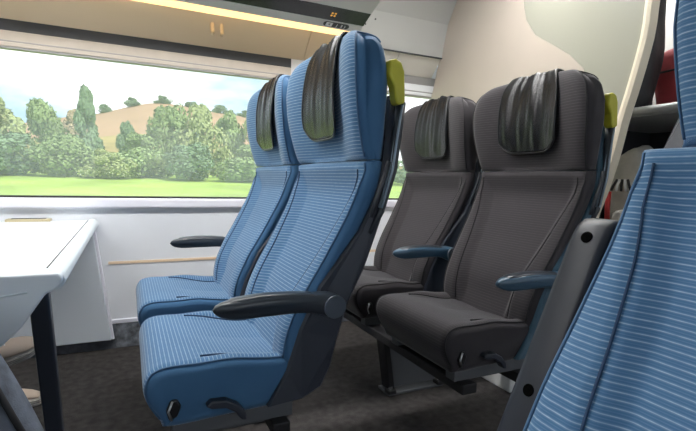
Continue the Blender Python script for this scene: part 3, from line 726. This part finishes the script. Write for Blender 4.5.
skin_obj('sweater', sw, se_, 'sweater', ps)
hr = []
hm = bmesh.new(); bmesh.ops.create_uvsphere(hm, u_segments=20, v_segments=14, radius=.108)
for q in hm.verts:
    if q.co.x > .04 and q.co.z < .03: q.co *= .70
    q.co.z *= 1.05
bmesh.ops.translate(hm, verts=hm.verts, vec=Vector(pl(-.885, 1.28, 1.315, 0)[:3])); hme = bpy.data.meshes.new('hair'); hm.to_mesh(hme); hm.free()
link('hair', hme, 'hair', ps, True)
for sg in (-1, 1):
    link('eye', disc_me((-.783+.80, sg*.032, 1.262), 'x', .010, .012, 12), 'white_print', ps)
    link('ear', tube_me([pl(-.88, 1.28+sg*.090, 1.28, 0)[:3], pl(-.885, 1.28+sg*.100, 1.26, 0)[:3], pl(-.88, 1.28+sg*.090, 1.225, 0)[:3]], [.008, .014, .007], 8), 'skin', ps, True)
link('nose', tube_me([pl(-.783, 1.28, 1.27, 0)[:3], pl(-.765, 1.28, 1.235, 0)[:3], pl(-.785, 1.28, 1.225, 0)[:3]], [.007, .013, .008], 8), 'skin', ps, True)
link('mouth', box_me(.012, .024, -.022, .022, 1.192, 1.200, .003), 'red', ps)
def sneaker_parts(parent, Mx):
    """sneaker along +x, heel at 0, length .28, sole at z=0"""
    out = []
    def T(me): me.transform(Mx); return me
    outl = [(-.002, -.030), (.03, -.036), (.10, -.034), (.17, -.044), (.23, -.042), (.268, -.024), (.280, 0), (.268, .024), (.23, .042), (.17, .042), (.10, .034), (.03, .036), (-.002, .030)]
    so = link('sole', T(prism_me(outl, 'z', 0, .030, .006)), 'shoe_sole', parent)
    for k in range(3):
        link('sole_groove', T(tube_me([(a, b, .007+.008*k) for a, b in [(p[0]*1.004, p[1]*1.03) for p in outl]], .0016, 5)), 'rail_grey', so)
    secs = [(.0, .028, .085), (.035, .034, .095), (.085, .034, .092), (.13, .037, .080), (.18, .041, .062), (.23, .038, .050), (.265, .022, .040)]
    v = []; f = []; n = 12
    for x, wd, h in secs:
        for k in range(n):
            a = 2*pi*k/n; v.append((x, wd*cos(a), .026+(h-.026)*.5*(1+sin(a)) if True else 0))
    for i in range(len(secs)-1):
        for k in range(n): f.append((i*n+k, i*n+(k+1) % n, (i+1)*n+(k+1) % n, (i+1)*n+k))
    f += [tuple(range(n)), tuple(range(len(v)-1, len(v)-n-1, -1))]
    link('upper', T(fixn(mesh(v, f))), 'shoe_beige', parent, True)
    for k in range(4):
        x = .10+.024*k; z = .092-.010*k
        link('lace', T(tube_me([(x, -.022, z-.012), (x+.004, 0, z+.001), (x, .022, z-.012)], .003, 6)), 'white_print', parent, True)
# right foot flat beside the table, left foot raised with the sole showing
rsn = empty('sneaker', (0, 0, 0)); rsn.parent = ps
sneaker_parts(rsn, Matrix.Translation(Vector(pl(-.130, 1.0, 0, 0)[:3])) @ Matrix.Rotation(radians(-4), 4, 'Z'))
lsn = empty('sneaker', (0, 0, 0)); lsn.parent = ps
sneaker_parts(lsn, Matrix.Translation(Vector(pl(-.535, 1.825, .225, 0)[:3])) @ Matrix.Rotation(radians(18), 4, 'Z') @ Matrix.Rotation(radians(-12), 4, 'Y') @ Matrix.Rotation(radians(25), 4, 'X'))
tube('side_seam_shadow', 'seam_black', [(p[0]+.80+.055, p[1]-1.28-.050, p[2]+.02) for p in RL[2:]], .006, jo)  # black tube stands in for the shadow beside the trouser stitching
fs = empty('loose_shoe', (-.575, 2.12, 0)); tag(fs, 'beige shoe standing on the dark carpet under the table', 'shoe')
sneaker_parts(fs, Matrix.Rotation(radians(-8), 4, 'Z'))

# ------------------------------------------------------------------ luggage behind the partition
lr = empty('luggage_stack', (2.45, 1.35, 0)); tag(lr, 'grey metal luggage shelves behind the partition', 'luggage shelf')
for z in (.42, 1.235):
    box('shelf', 'shelf_grey', -.33, .37, -.48, .42, z-.02, z+.008, lr, .004)
    tube('shelf_rail', 'shelf_grey', [(-.335, -.48, z+.004), (-.335, .42, z+.004)], .020, lr)
box('back_panel', 'dark_box', .36, .38, -.48, .42, 0, 1.235, lr); box('back_panel', 'cover_grey', .36, .38, -.48, .42, 1.235, 2.1, lr)
box('side_panel', 'dark_box', -.30, .38, .42, .44, 0, 2.1, lr)
for x, y in ((-.31, -.47), (-.31, .40)): tube('post', 'shelf_grey', [(x, y, 0), (x, y, 2.13)], .014, lr)
def blob_bag(name, m, c, s, label, cat, parent=None, p=4, seed=0, lump=.02):
    rnd = random.Random(seed); bm = bmesh.new(); bmesh.ops.create_cube(bm, size=2); bmesh.ops.subdivide_edges(bm, edges=bm.edges[:], cuts=9, use_grid_fill=True)
    ph = [rnd.uniform(0, 6) for _ in range(6)]
    for q in bm.verts:
        co = q.co; l = (abs(co.x)**p+abs(co.y)**p+abs(co.z)**p)**(1/p); d = co/l
        k = 1+lump*(sin(5*d.x+ph[0]+3*d.z)+sin(6*d.y+ph[1])+sin(7*d.z+ph[2]+2*d.y))
        q.co = Vector((d.x*s[0]*k, d.y*s[1]*k, d.z*s[2]*(k if d.z > 0 else 1)))
    bmesh.ops.recalc_face_normals(bm, faces=bm.faces)
    me = bpy.data.meshes.new(name); bm.to_mesh(me); bm.free()
    o = link(name, me, m, parent, True)
    if not parent: o.location = c
    return o
def bag(name, label, cat, loc): r = empty(name, loc); tag(r, label, cat); return r
b1 = bag('suitcase', 'dark red soft suitcase lying on the upper luggage shelf', 'suitcase', (2.56, 1.275, 1.243))
q = blob_bag('suitcase_body', 'suitcase_red', None, (.24, .22, .165), '', '', b1, 6, 2, .012); q.location = (0, 0, .165)
tube('zip', 'seam_black', [(-.243, -.18, .20), (-.247, 0, .205), (-.243, .18, .20)], .005, b1)
tube('carry_handle', 'seam_black', [(-.235, -.07, .27), (-.265, -.05, .285), (-.265, .05, .285), (-.235, .07, .27)], .010, b1)
b2 = bag('holdall', 'black holdall on the upper luggage shelf beside the red suitcase', 'bag', (2.20, 1.505, 1.243))
q = blob_bag('holdall_body', 'bag_black', None, (.10, .125, .36), '', '', b2, 3.2, 5, .035); q.location = (0, 0, .36)
q = blob_bag('side_pocket', 'bag_black', None, (.03, .05, .10), '', '', b2, 3, 6, .02); q.location = (-.09, -.03, .20)
tube('trolley_handle', 'silver', [(-.115, -.105, .15), (-.122, -.120, .105), (-.122, -.112, .060), (-.118, -.080, .030), (-.112, -.04, .03)], .008, b2)
for z in (.16, .19): link('rivet', disc_me((-.118, -.06, z-.02), 'x', .006, .01, 10), 'silver', b2)
b3 = bag('backpack', 'beige grey backpack standing on the lower luggage shelf', 'bag', (2.26, 1.47, .428))
q = blob_bag('backpack_body', 'bag_grey', None, (.10, .11, .325), '', '', b3, 3, 9, .03); q.location = (0, 0, .325)
q = blob_bag('front_pocket', 'bag_grey', None, (.05, .11, .17), '', '', b3, 3.5, 10, .03); q.location = (-.09, -.03, .19)
tube('shoulder_strap', 'bag_taupe', [(-.05, -.095, .56), (-.10, -.085, .50), (-.115, -.075, .38), (-.11, -.08, .30)], .014, b3)
tube('top_loop', 'bag_grey', [(-.02, -.03, .58), (-.03, -.02, .61), (-.03, .03, .61), (-.02, .04, .58)], .010, b3)
for k in range(5):
    tube('hanging_tag', 'white_print' if k % 2 else 'seam_black', [(-.10-.004*k, .035-.016*k, .50), (-.118, .040-.020*k, .47), (-.124, .045-.025*k, .445)], .006, b3)
tube('red_strap', 'red', [(-.135, .05, .44), (-.145, .045, .36), (-.145, .04, .28)], .012, b3)
b4 = bag('travel_bag', 'dark blue grey travel bag with tan strap on the lower luggage shelf', 'bag', (2.50, 1.16, .428))
q = blob_bag('bag_body', 'bag_blue', None, (.15, .16, .26), '', '', b4, 3.5, 12, .03); q.location = (0, 0, .26)
tube('tan_strap', 'strap_tan', [(-.13, -.10, .56), (-.17, -.03, .50), (-.19, .05, .42), (-.19, .10, .34), (-.17, .12, .22)], .012, b4)
b5 = bag('tote_bag', 'pale grey soft tote leaning against the backpack', 'bag', (2.00, 1.30, 0))
q = blob_bag('tote_body', 'bag_grey', None, (.08, .12, .40), '', '', b5, 3.2, 14, .03); q.location = (0, 0, .40)
tube('tote_handle', 'red', [(-.06, .05, .74), (-.08, .07, .66), (-.085, .075, .58)], .013, b5)
tube('red_clasp', 'red', [(-.08, -.02, .70), (-.09, -.04, .66), (-.085, -.05, .60)], .010, b5)

# ------------------------------------------------------------------ outside
def ground_me():
    v = []; f = []; ys = [2.9, 6, 10, 16, 24, 34, 44, 60, 90, 130, 180, 240]; xs = [-160+20*i for i in range(26)]
    def h(x, y):
        return lerp_tab([(2.9, -1.6), (6, -1.3), (10, -.9), (16, -.35), (24, .25), (30, .68), (34, .80), (60, 1.1), (240, 2)], y)
    for y in ys:
        for x in xs: v.append((x, y, h(x, y)))
    n = len(xs)
    for i in range(len(ys)-1):
        for k in range(n-1): f.append((i*n+k, i*n+k+1, (i+1)*n+k+1, (i+1)*n+k))
    return fixn(mesh(v, f))
struct(link('ground', ground_me(), 'grass', None, True))
def hill_me(x0, x1, yb, hmax, cx, sx):
    v = []; f = []; nx, ny = 50, 10
    for j in range(ny):
        y = yb+j*12
        for i in range(nx):
            x = x0+(x1-x0)*i/(nx-1)
            v.append((x, y, .8+(hmax)*(j/(ny-1))**.8*(exp(-((x-cx)/sx)**2)*.8+.2+.03*sin(x*.11)) ))
    for j in range(ny-1):
        for i in range(nx-1): f.append((j*nx+i, j*nx+i+1, (j+1)*nx+i+1, (j+1)*nx+i))
    return fixn(mesh(v, f))
struct(link('hill_scrub', hill_me(-90, 150, 62, 14, 16, 60), 'scrub', None, True))
struct(link('hill_field', hill_me(-160, 260, 175, 40, 30, 90), 'field', None, True))
_tree = {}
def crown_me(key, seed, leaf, nleaf, shape):
    if key in _tree: return _tree[key]
    rnd = random.Random(seed); v = []; f = []
    blobs = []
    for k in range(16):
        h = rnd.uniform(.12, 1); rr = shape(h)
        a = rnd.uniform(0, 2*pi); q = rnd.uniform(.2, .75)*rr
        blobs.append((cos(a)*q, sin(a)*q, h, max(.10, rr*rnd.uniform(.35, .6))))
    for k in range(nleaf):
        b = rnd.choice(blobs)
        d = Vector((rnd.gauss(0, 1), rnd.gauss(0, 1), rnd.gauss(0, 1))).normalized()
        c = Vector((b[0], b[1], min(1.0, b[2]*.9)))+d*b[3]*rnd.uniform(.75, 1.05)
        if c.z < .03: c.z = rnd.uniform(.03, .15)
        n = (d+Vector((rnd.gauss(0, .5), rnd.gauss(0, .5), rnd.gauss(0, .5)))).normalized()
        t = n.cross(Vector((rnd.gauss(0, 1), rnd.gauss(0, 1), rnd.gauss(0, 1)))).normalized(); u = n.cross(t)
        s = leaf*rnd.uniform(.6, 1.3); i = len(v)
        v += [c-t*s, c-u*s*.6, c+t*s, c+u*s*.6]; f.append((i, i+1, i+2, i+3))
    _tree[key] = mesh(v, f); return _tree[key]
SHAPES = [lambda h: .42*sqrt(max(.05, 1-((h-.45)/.6)**2)), lambda h: .36*(1.05-h)**.6+.05, lambda h: .5*sqrt(max(.05, 1-((h-.4)/.66)**2))]
TREES = [  # x, y, height, crown width, shape, leaf material, label
 (-7.4, 36, 4.7, 3.8, 2, 'leaf_b', 'broad pale green tree at the table end of the hedgerow'),
 (-4.9, 37, 5.3, 3.1, 0, 'leaf_a', 'rounded green tree beyond the meadow above the table'),
 (-3.6, 39, 4.7, 2.4, 0, 'leaf_d', 'thin brownish tree between the rounded tree and the pointed tree'),
 (-2.4, 35, 5.9, 2.6, 1, 'leaf_c', 'tall pointed dark green tree at the edge of the brown scrub'),
 (-6.5, 32, 2.7, 4.2, 2, 'leaf_c', 'low dark bush in front of the rounded tree'),
 (-3.3, 32, 2.5, 3.4, 2, 'leaf_a', 'low green bush in front of the pointed tree'),
 (-.1, 38, 4.0, 2.1, 0, 'leaf_c', 'small dark round tree standing in front of the brown field'),
 (.9, 33, 2.8, 3.4, 2, 'leaf_a', 'spreading green bush below the small round tree'),
 (-1.1, 31, 1.7, 2.6, 2, 'leaf_b', 'low pale bush at the foot of the scrub slope'),
 (2.9, 38, 5.5, 3.4, 2, 'leaf_a', 'green tree at the edge of the brown field next to the blue seats'),
 (5.3, 36, 5.5, 3.6, 2, 'leaf_b', 'yellow green tree with a broad full crown'),
 (7.3, 38, 5.6, 3.2, 0, 'leaf_a', 'leafy tree between two yellow green trees'),
 (9.6, 36, 6.3, 3.8, 2, 'leaf_b', 'broad yellow green tree behind the blue window headrest'),
 (3.6, 31, 2.3, 3.6, 2, 'leaf_c', 'low dark green bush along the meadow edge'),
 (13.2, 37, 6.6, 3.8, 0, 'leaf_c', 'large dark tree beyond the blue headrests'),
 (17.0, 36, 6.6, 4.0, 2, 'leaf_b', 'pale green tree beyond the pillar between the windows'),
 (20.8, 37, 7.0, 3.8, 0, 'leaf_a', 'tall green tree filling the second window'),
 (24.6, 36, 6.8, 4.2, 2, 'leaf_b', 'light green tree behind the grey window seat'),
 (28.6, 37, 7.0, 4.2, 0, 'leaf_a', 'tall green tree beside the partition end of the second window'),
 (7.4, 31, 2.4, 4.0, 2, 'leaf_a', 'low green bush below the yellow green trees'),
 (11.4, 31, 2.6, 4.0, 2, 'leaf_c', 'low dark bush below the large dark tree'),
 (16.0, 31, 2.8, 4.2, 2, 'leaf_b', 'low pale bush below the window pillar'),
 (20.5, 31, 2.8, 4.2, 2, 'leaf_c', 'low dark bush below the second window'),
 (-11.2, 36, 5.2, 3.6, 0, 'leaf_a', 'green tree next to the broad pale tree past the table end'),
 (-15.0, 37, 5.8, 3.8, 2, 'leaf_c', 'dark full tree beyond the forward window'),
 (-18.8, 36, 5.0, 3.8, 2, 'leaf_b', 'pale tree beyond the forward window pillar'),
 (-22.8, 37, 5.6, 4.0, 0, 'leaf_a', 'rounded tree filling the forward window'),
 (-27.0, 36, 5.4, 4.2, 2, 'leaf_b', 'last pale tree of the hedgerow towards the carriage front'),
]
TREES = [(x, y, h, wd/h/.95, sh, lf, lab) for x, y, h, wd, sh, lf, lab in TREES]
for i, (x, y, h, wf, sh, lf, lab) in enumerate(TREES):
    gz = lerp_tab([(24, .25), (30, .68), (34, .80), (60, 1.1)], y)
    r = empty('tree' if h > 3.3 else 'bush', (x, y, gz-.05)); tag(r, lab, 'tree' if h > 3.3 else 'bush', 'hedgerow trees and bushes outside')
    c = link('crown', crown_me((sh, i % 4), 40+i % 4+10*sh, .034, 6000, SHAPES[sh]), lf, r)
    c.scale = (h*wf, h*wf, h); c.rotation_euler.z = i*1.3
    link('trunk', tube_me([(0, 0, 0), (.05*h*.3, 0, .3*h), (0, .02*h, .7*h)], [.03*h, .022*h, .006*h], 8), 'bark', r, True)
for i in range(10):
    x = -40+i*15+random.uniform(-2, 2); y = 260; h = random.uniform(6, 9)
    hz = .8+40*(exp(-((x-30)/90)**2)*.8+.2+.03*sin(x*.11))
    r = empty('ridge_tree', (x, 283, hz-1.0)); tag(r, 'small tree on the skyline of the brown hill', 'tree', 'ridge trees on the hill')
    c = link('crown', crown_me((2, i % 4), 60+i % 4, .034, 6000, SHAPES[2]), 'leaf_c', r); c.scale = (h*1.3, h*1.3, h*.7); c.rotation_euler.z = i
